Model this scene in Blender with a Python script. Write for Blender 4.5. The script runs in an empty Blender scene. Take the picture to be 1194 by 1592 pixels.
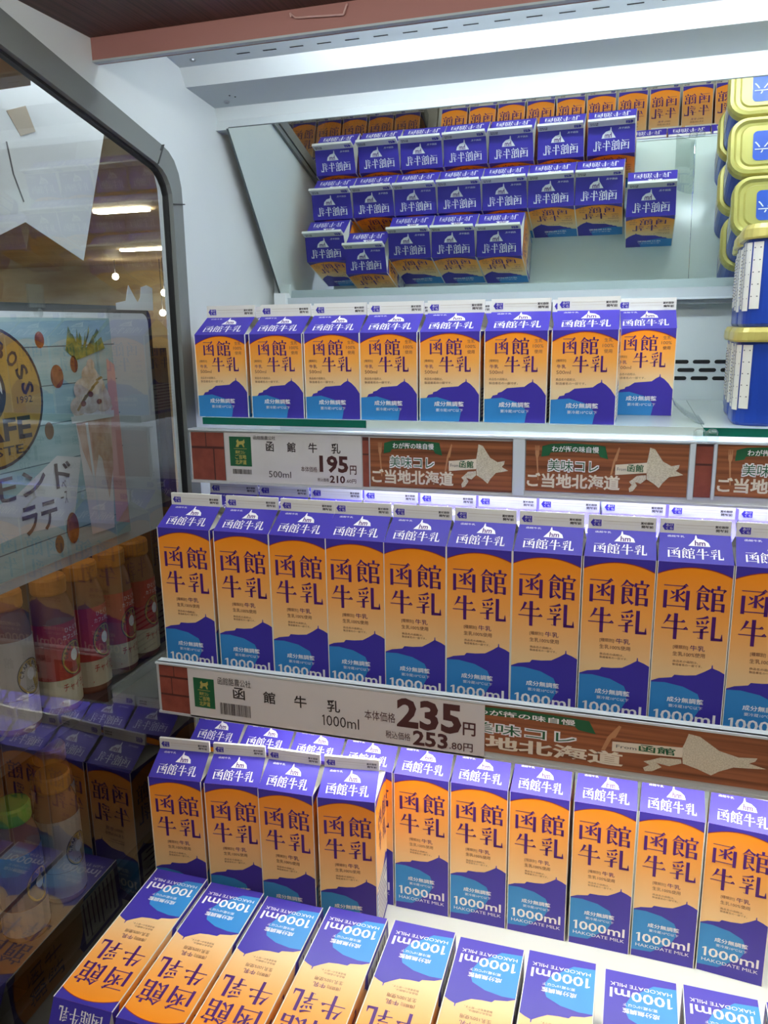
import bpy, math, random
from mathutils import Vector, Matrix
R_ = random.Random(7)
SC = bpy.context.scene
COL = SC.collection
# ------------------------------------------------------------------ camera, world, exposure
cam_d = bpy.data.cameras.new('camera')
cam_d.sensor_fit = 'VERTICAL'; cam_d.sensor_height = 36.0; cam_d.lens = 28.08; cam_d.clip_start = 0.02
cam_o = bpy.data.objects.new('camera', cam_d); COL.objects.link(cam_o)
cam_o.location = (0.3155, -0.8063, 0.2301); cam_o.rotation_euler = (1.3430, 0.0148, 0.3009)
SC.camera = cam_o
SC.view_settings.view_transform = 'Standard'; SC.view_settings.look = 'None'
SC.view_settings.exposure = 0.15; SC.view_settings.gamma = 1.0; SC.view_settings.use_curve_mapping = False
W_ = bpy.data.worlds.new('store_air'); SC.world = W_; W_.use_nodes = True
W_.node_tree.nodes['Background'].inputs[0].default_value = (1.0, 0.95, 0.9, 1)
W_.node_tree.nodes['Background'].inputs[1].default_value = 0.165
CANOPY_TUBE = 34.0      # emission strengths of the lamps; header and aisle ones are added fill
HEADER_FILL = 17.0
SHELF_TUBE = 75.0
LOW_TUBE = 42.0
STORE_TUBE = 34.0
AISLE_FILL = 5.0
# ------------------------------------------------------------------ materials
def lin(c):
    return tuple(((v/255.0)/12.92 if v <= 10 else (((v/255.0)+0.055)/1.055)**2.4) for v in c)
def mat(name, rgb, rough=0.5, metal=0.0, spec=0.5, emit=0.0, trans=0.0):
    m = bpy.data.materials.new(name); m.use_nodes = True
    b = m.node_tree.nodes['Principled BSDF']; c = (*lin(rgb), 1)
    b.inputs['Base Color'].default_value = c; b.inputs['Roughness'].default_value = rough
    b.inputs['Metallic'].default_value = metal; b.inputs['Specular IOR Level'].default_value = spec
    if emit: b.inputs['Emission Color'].default_value = c; b.inputs['Emission Strength'].default_value = emit
    if trans: b.inputs['Transmission Weight'].default_value = trans
    return m
def noisy(name, rgb1, rgb2, scale=(8, 8, 8), rough=0.5, detail=4, coord='Object', lo=0.35, hi=0.65, metal=0.0):
    m = mat(name, rgb1, rough, metal); nt = m.node_tree; b = nt.nodes['Principled BSDF']
    tc = nt.nodes.new('ShaderNodeTexCoord'); mp = nt.nodes.new('ShaderNodeMapping'); mp.inputs['Scale'].default_value = scale
    nz = nt.nodes.new('ShaderNodeTexNoise'); nz.inputs['Scale'].default_value = 1.0; nz.inputs['Detail'].default_value = detail
    rp = nt.nodes.new('ShaderNodeValToRGB')
    rp.color_ramp.elements[0].position = lo; rp.color_ramp.elements[0].color = (*lin(rgb1), 1)
    rp.color_ramp.elements[1].position = hi; rp.color_ramp.elements[1].color = (*lin(rgb2), 1)
    nt.links.new(tc.outputs[coord], mp.inputs[0]); nt.links.new(mp.outputs[0], nz.inputs['Vector'])
    nt.links.new(nz.outputs[0], rp.inputs[0]); nt.links.new(rp.outputs[0], b.inputs['Base Color'])
    return m
def carton_grad(name, z0, z1, c0, c1, c2):
    m = mat(name, c0, 0.42, spec=0.35); nt = m.node_tree; b = nt.nodes['Principled BSDF']
    tc = nt.nodes.new('ShaderNodeTexCoord'); sx = nt.nodes.new('ShaderNodeSeparateXYZ'); mr = nt.nodes.new('ShaderNodeMapRange')
    mr.inputs['From Min'].default_value = z0; mr.inputs['From Max'].default_value = z1
    rp = nt.nodes.new('ShaderNodeValToRGB')
    rp.color_ramp.elements[0].position = 0; rp.color_ramp.elements[0].color = (*lin(c0), 1)
    rp.color_ramp.elements[1].position = 1; rp.color_ramp.elements[1].color = (*lin(c2), 1)
    e = rp.color_ramp.elements.new(0.5); e.color = (*lin(c1), 1)
    nt.links.new(tc.outputs['Object'], sx.inputs[0]); nt.links.new(sx.outputs['Z'], mr.inputs[0])
    nt.links.new(mr.outputs[0], rp.inputs[0]); nt.links.new(rp.outputs[0], b.inputs['Base Color'])
    return m
def pane(name, tint=(0.93, 0.95, 0.94), ior=1.5, extra=0.0):
    m = bpy.data.materials.new(name); m.use_nodes = True; nt = m.node_tree; nt.nodes.clear()
    o = nt.nodes.new('ShaderNodeOutputMaterial'); mx = nt.nodes.new('ShaderNodeMixShader')
    t = nt.nodes.new('ShaderNodeBsdfTransparent'); t.inputs[0].default_value = (*tint, 1)
    g = nt.nodes.new('ShaderNodeBsdfGlossy'); g.inputs['Roughness'].default_value = 0.0
    f = nt.nodes.new('ShaderNodeFresnel'); f.inputs[0].default_value = ior
    ad = nt.nodes.new('ShaderNodeMath'); ad.operation = 'MULTIPLY_ADD'; ad.inputs[1].default_value = 1.6; ad.inputs[2].default_value = extra; ad.use_clamp = True
    nt.links.new(f.outputs[0], ad.inputs[0]); nt.links.new(ad.outputs[0], mx.inputs[0]); nt.links.new(t.outputs[0], mx.inputs[1]); nt.links.new(g.outputs[0], mx.inputs[2]); nt.links.new(mx.outputs[0], o.inputs[0])
    return m
M = {}
M['purple'] = mat('carton_purple', (62, 50, 160), 0.42, spec=0.35)
M['purple_ink'] = mat('purple_ink', (78, 28, 112), 0.45, spec=0.3)
M['blue'] = mat('carton_blue', (50, 132, 200), 0.42, spec=0.35)
M['red_line'] = mat('carton_red_line', (150, 40, 40), 0.45)
M['ink_white'] = mat('ink_white', (240, 238, 240), 0.45, spec=0.3)
M['ink_brown'] = mat('ink_brown', (120, 78, 70), 0.5)
M['paper_white'] = mat('paperboard_white', (226, 224, 216), 0.5, spec=0.3)
M['grad_l'] = carton_grad('litre_carton_print', 0.075, 0.185, (238, 200, 148), (243, 168, 82), (246, 146, 20))
M['grad_s'] = carton_grad('half_litre_carton_print', 0.036, 0.098, (234, 208, 164), (245, 172, 80), (252, 150, 20))
M['white_metal'] = noisy('white_enamel', (214, 220, 220), (222, 227, 226), (3, 3, 3), 0.38)
M['tray'] = mat('white_tray_enamel', (216, 218, 212), 0.35)
M['grey_metal'] = mat('pale_grey_metal', (176, 186, 190), 0.4)
M['back'] = mat('back_panel_grey', (200, 210, 210), 0.45)
M['dark'] = mat('slot_black', (14, 16, 18), 0.8)
M['frame'] = mat('grey_plastic_frame', (118, 122, 120), 0.45)
M['gasket'] = mat('black_rubber', (22, 22, 24), 0.5)
M['groove'] = mat('frame_groove', (60, 62, 62), 0.6)
M['bronze'] = mat('bronze_lip', (164, 112, 104), 0.5)
M['grille'] = noisy('honeycomb_grille', (58, 36, 30), (92, 58, 50), (420, 6, 6), 0.6)
M['mirror'] = mat('mirror_silver', (226, 234, 230), 0.0, 1.0)
M['edge_dark'] = mat('mirror_edge', (70, 80, 80), 0.5)
M['plate'] = mat('frosted_shelf_glass', (206, 219, 214), 0.12, spec=0.5)
M['green_edge'] = mat('green_glass_edge', (10, 96, 78), 0.15)
M['acrylic'] = mat('rail_acrylic', (188, 190, 190), 0.3)
M['rail_top'] = mat('rail_top_lip', (205, 214, 218), 0.25)
M['card'] = mat('price_card_white', (206, 202, 200), 0.4)
M['ink_dark'] = mat('ink_dark', (44, 34, 34), 0.5)
M['ink_maroon'] = mat('ink_maroon', (74, 36, 36), 0.5)
M['ink_grey'] = mat('ink_grey', (92, 92, 96), 0.5)
M['green'] = mat('sign_green', (24, 92, 56), 0.5)
M['gold_ink'] = mat('gold_ink', (176, 164, 84), 0.5)
M['cream_ink'] = mat('cream_ink', (222, 212, 192), 0.5)
M['tan_ink'] = mat('tan_ink', (184, 132, 92), 0.5)
M['wood'] = noisy('brown_wood_print', (104, 58, 32), (164, 98, 60), (3, 60, 190), 0.45, 5)
M['linen'] = noisy('linen_print', (186, 176, 152), (214, 206, 184), (900, 900, 900), 0.6, 2)
M['brick'] = noisy('brick_print', (124, 58, 46), (142, 72, 56), (60, 60, 60), 0.5)
M['mortar'] = mat('mortar_print', (78, 38, 34), 0.5)
M['lamp'] = mat('led_lamp', (240, 248, 255), 0.5, emit=CANOPY_TUBE)
M['lamp_shelf'] = mat('shelf_led_lamp', (232, 238, 255), 0.5, emit=SHELF_TUBE)
M['lamp_low'] = mat('low_led_lamp', (250, 250, 240), 0.5, emit=LOW_TUBE)
M['fill_aisle'] = mat('aisle_fill_lamp', (255, 244, 230), 0.5, emit=AISLE_FILL)
M['fill_case'] = mat('drinks_fill_lamp', (255, 240, 220), 0.5, emit=1.0)
M['fill_board'] = mat('board_fill_tube', (245, 248, 255), 0.5, emit=30.0)
M['fill_header'] = mat('header_fill_lamp', (246, 246, 240), 0.5, emit=HEADER_FILL)
M['lamp_store'] = mat('store_lamp', (255, 246, 214), 0.5, emit=STORE_TUBE)
M['tub_blue'] = mat('tub_blue', (24, 62, 160), 0.3)
M['lid_gold'] = mat('tub_lid_gold', (192, 180, 100), 0.32, 0.25)
M['label_blue'] = mat('lid_label_blue', (44, 84, 190), 0.35)
M['clear'] = pane('clear_acrylic', (0.93, 0.96, 0.95))
_nt = M['clear'].node_tree; _f = [n for n in _nt.nodes if n.type == 'FRESNEL'][0]; _l = _nt.nodes.new('ShaderNodeLayerWeight'); _l.inputs[0].default_value = 0.3
_m = [n for n in _nt.nodes if n.type == 'MATH'][0]; _m.inputs[1].default_value = 0.45; _m.inputs[2].default_value = 0.05; _nt.links.new(_l.outputs['Facing'], _m.inputs[0])
M['glass'] = pane('side_pane_glass', (0.88, 0.90, 0.89), 1.5, 0.04)
M['steel'] = mat('screw_steel', (150, 155, 158), 0.3, 0.8)
# ------------------------------------------------------------------ mesh tools
_tc = {}
def text_mesh(s, bold=0.0):
    k = (s, bold)
    if k in _tc: return _tc[k]
    cu = bpy.data.curves.new('t', 'FONT'); cu.body = s; cu.size = 1.0; cu.resolution_u = 2; cu.offset = bold; cu.fill_mode = 'FRONT'
    ob = bpy.data.objects.new('t', cu); COL.objects.link(ob)
    dg = bpy.context.evaluated_depsgraph_get(); dg.update()
    me = bpy.data.meshes.new_from_object(ob.evaluated_get(dg))
    vs = [(v.co.x, v.co.y) for v in me.vertices]; fs = [tuple(p.vertices) for p in me.polygons]
    fs = [f if sum(vs[f[i]][0]*vs[f[(i+1) % len(f)]][1]-vs[f[(i+1) % len(f)]][0]*vs[f[i]][1] for i in range(len(f))) > 0 else f[::-1] for f in fs]
    bpy.data.objects.remove(ob); bpy.data.curves.remove(cu); bpy.data.meshes.remove(me)
    x0 = min(v[0] for v in vs); x1 = max(v[0] for v in vs); y0 = min(v[1] for v in vs); y1 = max(v[1] for v in vs)
    vs = [((x-x0)/max(1e-6, x1-x0), (y-y0)/max(1e-6, y1-y0)) for x, y in vs]
    _tc[k] = (vs, fs, (x1-x0)/max(1e-6, y1-y0))
    return _tc[k]
class MB:
    def __init__(s): s.v = []; s.f = []; s.mi = []; s.ml = []
    def mid(s, m):
        m = M[m] if isinstance(m, str) else m
        if m not in s.ml: s.ml.append(m)
        return s.ml.index(m)
    def face(s, pts, m):
        n = len(s.v); s.v += [tuple(p) for p in pts]; s.f.append(tuple(range(n, n+len(pts)))); s.mi.append(s.mid(m))
    def grid(s, vs, fs, m):
        n = len(s.v); s.v += [tuple(p) for p in vs]; k = s.mid(m)
        for f in fs: s.f.append(tuple(i+n for i in f)); s.mi.append(k)
    def box(s, x0, y0, z0, x1, y1, z1, m, front=None):
        P = [(x0,y0,z0),(x1,y0,z0),(x1,y1,z0),(x0,y1,z0),(x0,y0,z1),(x1,y0,z1),(x1,y1,z1),(x0,y1,z1)]
        s.grid(P, [(0,3,2,1),(4,5,6,7),(1,2,6,5),(2,3,7,6),(3,0,4,7)], m)
        s.grid(P, [(0,1,5,4)], front or m)
    def prism(s, pts, axis, a, b, m, mside=None):
        # extrude a 2D polygon (the two other axes, in order) along axis from a to b
        def p3(p, c):
            q = list(p); q.insert(axis, c); return q
        n = len(pts); A = [p3(p, a) for p in pts]; B = [p3(p, b) for p in pts]
        s.face(A, m); s.face(B[::-1], m)
        s.grid(A+B, [(i, (i+1) % n, (i+1) % n+n, i+n) for i in range(n)], mside or m)
    def loft(s, rings, m, cap0=True, cap1=True):
        n = len(rings[0]); vs = [p for r in rings for p in r]; fs = []
        for k in range(len(rings)-1):
            for i in range(n): fs.append((k*n+i, k*n+(i+1) % n, (k+1)*n+(i+1) % n, (k+1)*n+i))
        if cap0: fs.append(tuple(range(n))[::-1])
        if cap1: fs.append(tuple(range((len(rings)-1)*n, len(rings)*n)))
        s.grid(vs, fs, m)
    def tube(s, p0, p1, r, m, n=14):
        p0 = Vector(p0); p1 = Vector(p1); d = (p1-p0).normalized(); u = d.orthogonal().normalized(); w = d.cross(u)
        s.loft([[p + (u*math.cos(2*math.pi*i/n)+w*math.sin(2*math.pi*i/n))*r for i in range(n)] for p in (p0, p1)], m)
    def wire(s, pts, r, m, n=8):
        for a, b in zip(pts, pts[1:]): s.tube(a, b, r, m, n)
    # printed layers: fr(u, v, e) maps sheet coordinates to space, e metres off the sheet
    def poly(s, fr, pts, m, e=0.0001): s.face([fr(u, v, e) for u, v in pts], m)
    def rect(s, fr, u0, v0, u1, v1, m, e=0.0001): s.poly(fr, [(u0,v0),(u1,v0),(u1,v1),(u0,v1)], m, e)
    def text(s, fr, st, u0, v0, u1, v1, m, e=0.0003, bold=0.0):
        if st == '1000ml':          # the figure one with its flag, then the rest
            w = u1-u0; h = v1-v0; t = .030 + bold*.8
            P = [(.035, 0), (.035+t, 0), (.035+t, 1), (.048, 1), (.0, .88), (.0, .76), (.035, .84)]
            P = [(u0+x*w, v0+y*h) for x, y in P]
            s.face([fr(u, v, e) for u, v in (P if h > 0 else P[::-1])], m)
            return s.text(fr, '000ml', u0+.115*w, v0, u1, v1, m, e, bold)
        vs, fs, _ = text_mesh(st, bold)
        s.grid([fr(u0+x*(u1-u0), v0+y*(v1-v0), e) for x, y in vs], fs, m)
    def glyph(s, fr, strokes, u0, v0, u1, v1, m, e=0.0003):
        for pts, ws in strokes:
            L = []; Rr = []
            for i, (x, y) in enumerate(pts):
                a = pts[max(0, i-1)]; b = pts[min(len(pts)-1, i+1)]; dx, dy = b[0]-a[0], b[1]-a[1]; l = math.hypot(dx, dy) or 1
                nx, ny = -dy/l*ws[i]/2, dx/l*ws[i]/2; L.append((x+nx, y+ny)); Rr.append((x-nx, y-ny))
            P = [fr(u0+x*(u1-u0), v0+y*(v1-v0), e) for x, y in L+Rr]; n = len(pts)
            s.grid(P, [(i+n, i+1+n, i+1, i) for i in range(n-1)], m)
    def ellipse(s, fr, u, v, a, b, m, e=0.0001, n=32, t0=0, t1=2*math.pi):
        s.poly(fr, [(u+a*math.cos(t0+(t1-t0)*i/n), v+b*math.sin(t0+(t1-t0)*i/n)) for i in range(n + (0 if abs(t1-t0) > 6.2 else 1))], m, e)
    def build(s, name, parent=None, loc=None, smooth=False, bevel=0.0):
        me = bpy.data.meshes.new(name); me.from_pydata(s.v, [], s.f)
        for m in s.ml: me.materials.append(m)
        me.polygons.foreach_set('material_index', s.mi)
        if smooth: me.polygons.foreach_set('use_smooth', [True]*len(s.f))
        me.update()
        o = bpy.data.objects.new(name, me); COL.objects.link(o)
        if parent: o.parent = parent
        if loc: o.location = loc
        if bevel:
            b = o.modifiers.new('b', 'BEVEL'); b.width = bevel; b.segments = 2; b.limit_method = 'ANGLE'
        return o
def tag(o, label, cat, group=None):
    o['label'] = label; o['category'] = cat
    if group: o['group'] = group
    return o
def thing(name, label, cat, loc=(0, 0, 0), rz=0.0, group=None):
    o = bpy.data.objects.new(name, None); COL.objects.link(o); o.location = loc; o.rotation_euler = (0, 0, rz)
    o.empty_display_size = 0.02
    return tag(o, label, cat, group)
def dup(root, loc, rot, label, group):
    r = root.copy(); COL.objects.link(r); r.location = loc; r.rotation_euler = rot; r['label'] = label; r['group'] = group
    for ch in root.children:
        c = ch.copy(); COL.objects.link(c); c.parent = r
    return r
def ordinal(n): return ['first','second','third','fourth','fifth','sixth','seventh','eighth','ninth','tenth','eleventh','twelfth'][n]
def struct(o): o['kind'] = 'structure'; return o
# ------------------------------------------------------------------ room around the case
b = MB(); b.box(-14, -4, -1.3, 6, 14, -1.25, noisy('shop_floor', (150, 140, 125), (165, 156, 140), (2, 2, 2), 0.4)); struct(b.build('floor'))
b = MB(); b.box(-14, 2.5, 1.5, 1, 14, 1.55, noisy('shop_ceiling', (214, 196, 166), (196, 172, 138), (0.6, 1.4, 1), 0.6)); struct(b.build('ceiling'))
b = MB(); b.box(-14, 13.2, -1.25, 1, 13.3, 1.5, noisy('shop_wall', (196, 182, 150), (172, 150, 118), (0.8, 1, 3.0), 0.6)); struct(b.build('wall_back'))
b = MB(); b.box(-14.1, -4, -1.25, -14, 14, 1.5, noisy('shop_wall_side', (160, 146, 120), (140, 122, 98), (1, 0.8, 3.0), 0.6)); struct(b.build('wall_left'))
# ------------------------------------------------------------------ refrigerated display case
XP = -0.25; XR = 0.95
case = thing('refrigerated_display_case', 'white refrigerated display case with mirror back and grey framed glass end pane', 'fridge', (0, 0, -1.25))
Z0 = 1.25     # the case's parts are given in room coordinates, the Empty stands on the floor
def cpart(b, name, **k): return b.build(name, case, (0, 0, Z0), **k)
outer = [(-0.70, 0.658), (0.107, 0.448), (0.121, 0.443), (0.1325, 0.4345), (0.141, 0.421), (0.1455, 0.405), (0.146, 0.385), (0.1433, 0.15), (0.1433, -0.75)]
inner = [(-0.70, 0.613), (0.0914, 0.4236), (0.101, 0.4195), (0.109, 0.413), (0.1155, 0.404), (0.119, 0.394), (0.1195, 0.382), (0.1165, 0.15), (0.1165, -0.75)]
b = MB(); b.prism(outer + [(0.60, -0.75), (0.60, 0.72), (-0.70, 0.72)], 0, XP-0.03, XP, 'white_metal'); cpart(b, 'end_panel')
def lerp2(A, B, t): return [(a[0]+(c[0]-a[0])*t, a[1]+(c[1]-a[1])*t) for a, c in zip(A, B)]
def strip(b, A, B, x0, x1, m):
    n = len(A)
    rings = [[(x0, *A[i]), (x1, *A[i]), (x1, *B[i]), (x0, *B[i])] for i in range(n)]
    b.loft(rings, m)
b = MB(); strip(b, outer, lerp2(outer, inner, 0.30), XP-0.006, XP+0.005, 'frame'); strip(b, lerp2(outer, inner, 0.30), lerp2(outer, inner, 0.34), XP-0.006, XP+0.004, 'groove')
strip(b, lerp2(outer, inner, 0.34), inner, XP-0.006, XP+0.007, 'frame')
for i in (1, 6):
    a, c = outer[i], inner[i]; w = 0.0006
    d = (w, 0) if i == 1 else (0, w)
    b.prism([(a[0]-d[0], a[1]-d[1]), (a[0]+d[0], a[1]+d[1]), (c[0]+d[0], c[1]+d[1]), (c[0]-d[0], c[1]-d[1])], 0, XP+0.003, XP+0.0084, 'groove')
fr_o = cpart(b, 'window_frame')
inner2 = [(y-0.0, z-0.0035) if i < 2 else (y-0.002, z-0.0025) if i < 6 else (y-0.003, z) for i, (y, z) in enumerate(inner)]
b = MB(); strip(b, inner, inner2, XP-0.006, XP+0.001, 'gasket'); cpart(b, 'gasket')
b = MB(); b.face([(XP-0.002, y, z) for y, z in inner2 + [(-0.70, -0.75)]][::-1], 'glass'); cpart(b, 'side_pane')
# canopy, seen from below
prof = [(0.002, 0.507), (0.002, 0.556), (0.140, 0.554), (0.169, 0.5495), (0.181, 0.530), (0.2546, 0.5226), (0.260, 0.5076), (0.2537, 0.4942), (0.2746, 0.4931), (0.30, 0.62), (0.002, 0.62)]
mats = ['grey_metal', 'white_metal', 'grey_metal', 'white_metal', 'grey_metal', 'white_metal', 'white_metal', 'grey_metal', 'grey_metal', 'grey_metal']
b = MB()
for (p, q), m in zip(zip(prof, prof[1:]), mats): b.face([(XP, *p), (XR, *p), (XR, *q), (XP, *q)], m)
for i in range(26):                       # slots punched along the strip
    x = -0.162 + i*0.0345
    y = 0.153; z = 0.554-(y-0.140)*0.155-0.0003
    b.box(x, y-0.0012, z-0.0003, x+0.017, y+0.0012, z, 'dark')
def bead(b, x, y, z, r, m, n=10):
    b.loft([[(x+rr*math.cos(2*math.pi*i/n), y+rr*math.sin(2*math.pi*i/n), zz) for i in range(n)][::-1] for rr, zz in ((r, z), (r*0.9, z-r*0.4), (r*0.4, z-r*0.7))], m)
bead(b, -0.222, 0.153, 0.5518, 0.004, 'steel'); bead(b, -0.222, 0.236, 0.5242, 0.004, 'steel'); bead(b, -0.208, 0.218, 0.526, 0.0012, 'dark'); bead(b, -0.203, 0.224, 0.5255, 0.0012, 'dark')
cpart(b, 'canopy')
b = MB(); b.box(XP, -0.009, 0.507, XR, 0.001, 0.532, 'bronze'); b.box(XP, -0.0095, 0.5065, XR, -0.002, 0.5085, 'grey_metal'); cpart(b, 'canopy_lip')
b = MB(); b.box(XP, -0.26, 0.530, XR, -0.0095, 0.545, 'grille'); cpart(b, 'air_grille')
b = MB(); b.tube((XP+0.16, 0.016, 0.536), (XR, 0.016, 0.536), 0.008, 'lamp'); cpart(b, 'canopy_lamp')
b = MB(); b.tube((XP+0.02, -0.315, 0.522), (XR, -0.315, 0.522), 0.008, 'fill_header'); cpart(b, 'added_header_lamp')  # unseen tube added to brighten the front faces of the top row
b = MB(); b.box(XP, -0.36, 0.545, XR, -0.26, 0.56, 'white_metal'); b.box(XP, -0.36, 0.49, XR, -0.35, 0.545, 'white_metal'); b.box(XP, -0.26, 0.53, XR, -0.2595, 0.56, 'white_metal'); cpart(b, 'added_header_housing')  # housing made up for the added tube, keeps its light inward
b = MB(); b.box(XP, 0.42, -0.62, XR, 0.44, 0.53, 'back')
for r, z in enumerate((0.1755, 0.1640, 0.1525)):
    for k in range(34):
        x = -0.23 + k*0.0285 + (0.006, 0.0145, 0.0045)[r]; hw, hh = 0.0088, 0.0027
        pts = [(x-hw+hh*math.cos(t), z+hh*math.sin(t)) for t in [math.pi/2+math.pi*j/6 for j in range(7)]] + [(x+hw+hh*math.cos(t), z+hh*math.sin(t)) for t in [-math.pi/2+math.pi*j/6 for j in range(7)]]
        b.face([(u, 0.4197, v) for u, v in pts], 'dark')
cpart(b, 'back_panel')
MY, MZ = -0.8185, -0.5744       # mirror normal
def mpt(x, t, off=0.0): return (x, 0.4085-t*0.5744-off*0.8185, 0.2728+t*0.8185-off*0.5744)
mx0 = -0.231
b = MB(); q = [mpt(mx0, 0.0), mpt(XR, 0.0), mpt(XR, 0.272), mpt(mx0, 0.272)]; k = [mpt(mx0, 0.0, -0.005), mpt(XR, 0.0, -0.005), mpt(XR, 0.272, -0.005), mpt(mx0, 0.272, -0.005)]
b.face(q, 'mirror'); b.grid(q+k, [(0,4,5,1),(1,5,6,2),(2,6,7,3),(3,7,4,0),(4,7,6,5)], 'edge_dark')
q = [mpt(mx0-0.002, -0.01, 0.0005), mpt(mx0+0.0006, -0.01, 0.0005), mpt(mx0+0.0006, 0.272, 0.0005), mpt(mx0-0.002, 0.272, 0.0005)]; b.face(q, 'edge_dark')
cpart(b, 'mirror')
b = MB(); b.box(mx0+0.012, 0.393, 0.2635, XR, 0.42, 0.2765, 'grey_metal'); b.box(mx0+0.012, 0.389, 0.2605, XR, 0.42, 0.2635, 'rail_top'); b.box(mx0+0.012, 0.399, 0.255, XR, 0.42, 0.2605, 'grey_metal'); cpart(b, 'mirror_rail')
b = MB(); b.box(mx0-0.004, 0.386, 0.262, mx0+0.016, 0.42, 0.284, 'white_metal'); b.box(mx0+0.000, 0.3855, 0.250, mx0+0.003, 0.42, 0.262, 'dark'); b.box(mx0+0.0105, 0.3855, 0.250, mx0+0.013, 0.42, 0.262, 'dark'); cpart(b, 'mirror_clip', bevel=0.0012)
b = MB(); b.box(XP+0.036, -0.031, -0.203, XR, 0.42, -0.1921, 'white_metal'); b.build('steel_shelf')
st = bpy.data.objects['steel_shelf']; tag(st, 'white steel shelf under the upper row of litre milk cartons', 'shelf')
b = MB(); b.box(XP, -0.056, -0.525, XR, 0.42, -0.5045, 'tray'); b.prism([(-.056, -.525), (-.056, -.4945), (-.245, -.5055), (-.245, -.525)], 0, XP, XR, 'tray'); b.box(XP, -0.255, -0.65, XR, -0.245, -0.5055, 'tray'); b.box(XP, -0.53, -0.65, XR, -0.255, -0.6305, 'tray'); b.box(XP, -0.55, -0.95, XR, -0.53, -0.56, 'tray'); cpart(b, 'bottom_tray')
b = MB(); b.box(XP, -0.55, -1.25, XR, 0.44, -0.95, 'grey_metal'); cpart(b, 'plinth')
# hook on the canopy lip
b = MB(); b.wire([(-0.0205, -0.0115, 0.5225), (-0.0215, -0.0115, 0.526), (-0.016, -0.0115, 0.5215), (0.033, -0.0115, 0.5185), (0.0365, -0.0115, 0.5265), (0.0365, -0.009, 0.5275)], 0.0009, mat('hook_wire', (206, 168, 160), 0.4)); o = b.build('wire_hook'); tag(o, 'thin bent wire hook on the brown lip above the milk', 'hook')
# ------------------------------------------------------------------ upper glass shelf
def plate(x0, x1, m_edge, label, name='glass_shelf'):
    b = MB(); b.box(x0, 0.094, 0.1129, x1, 0.418, 0.1219, 'plate', m_edge); return tag(b.build(name), label, 'shelf', 'upper glass shelf plates')
plate(-0.207, 0.012, 'green_edge', 'green-edged glass shelf plate holding the milk cartons next to white end panel')
plate(0.0125, 0.3858, 'plate', 'middle frosted glass shelf plate without a green edge under half-litre milk cartons')
plate(0.3864, XR, 'green_edge', 'green-edged glass shelf plate holding the blue tubs with gold lids')
for i, x in enumerate((0.383, 0.395)):
    b = MB(); n = 12
    y0 = 0.088 if i == 0 else 0.086
    b.loft([[(x+r*math.cos(2*math.pi*j/n), y0+r*math.sin(2*math.pi*j/n), z) for j in range(n)] for r, z in ((0.006, 0.107), (0.0065, 0.114), (0.0065, 0.119), (0.003, 0.1215), (0.002, 0.1215))], 'clear')
    tag(b.build('shelf_bolt', smooth=True), 'clear plastic bolt at the shelf gap, %s the blue tubs' % ('farther from' if i == 0 else 'close beside'), 'bolt', 'clear shelf bolts')
b = MB()
pr = [(0.357+0.030*t, 0.1235+0.020*(1-t)**1.6) for t in [k/8 for k in range(9)]]
b.loft([[(x, 0.10, z), (x, 0.19, z), (x+0.0008, 0.19, z+0.0012), (x+0.0008, 0.10, z+0.0012)] for x, z in pr], 'clear'); tag(b.build('clear_divider'), 'curved clear plastic divider on the shelf between milk and tubs', 'divider')
# ------------------------------------------------------------------ price rails and their cards
def rail(name, y, z0, z1, x0, x1, label, lamp, lx0, lz, ly):
    t = thing(name, label, 'price rail', (x0, y, z0))
    b = MB(); b.box(0, 0, 0, x1-x0, 0.003, z1-z0, 'acrylic'); b.box(0, -0.0022, 0, x1-x0, 0, 0.0028, 'acrylic'); b.build('rail_face', t)
    b = MB(); b.box(0, -0.0024, z1-z0-0.0022, x1-x0, 0.012, z1-z0, 'rail_top'); b.build('top_lip', t)
    b = MB(); b.tube((lx0-x0, ly-y, lz-z0), (x1-x0, ly-y, lz-z0), 0.005, lamp); b.build('led_tube', t)
    return t
rail('price_rail', 0.085, 0.0395, 0.1085, -0.222, XR, 'clear grey price rail along the front of the glass shelf', 'lamp_shelf', -0.02, 0.094, 0.099)
rail('price_rail', -0.034, -0.2235, -0.1575, -0.2175, XR, 'grey price rail along the front of the lower steel shelf', 'lamp_low', -0.13, -0.2125, 0.022)
def sheet(x0, z0, x1, z1, y):
    w, h = x1-x0, z1-z0
    return (lambda u, v, e=0.0: (x0+u*w, y-e, z0+v*h))
def sheet_base(b, x0, z0, x1, z1, y, m, th=0.0006): b.box(x0, y, z0, x1, y+th, z1, m)
def bricks(x0, z0, x1, z1, y, label, rows):
    b = MB(); sheet_base(b, x0, z0, x1, z1, y, 'mortar'); fr = sheet(x0, z0, x1, z1, y)
    for (u0, v0, u1, v1) in rows:
        d = 0.012
        b.poly(fr, [(u0+d, v0), (u1-d, v0), (u1, v0+d), (u1, v1-d), (u1-d, v1), (u0+d, v1), (u0, v1-d), (u0, v0+d)], 'brick')
    return tag(b.build('brick_card'), label, 'card', 'brick pattern cards')
Y1, Y2 = 0.0842, -0.0350
R4 = [(0, 0, 0.66, 0.66), (0.70, 0, 1, 0.66), (0, 0.71, 0.44, 1), (0.47, 0.71, 1, 1)]
bricks(-0.2195, 0.0435, -0.1735, 0.104, Y1, 'brick pattern card at the end of the upper price rail', R4)
bricks(0.0102, 0.0437, 0.0178, 0.1035, Y1, 'narrow brick pattern strip between upper price card and wood signs', [(0, 0, 1, 0.64), (0, 0.67, 1, 0.93)])
bricks(0.3805, 0.049, 0.3970, 0.1055, Y1, 'brick pattern strip between two wood signs under the clear bolts', [(0, 0, 1, 0.60), (0, 0.64, 1, 0.96)])
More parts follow.
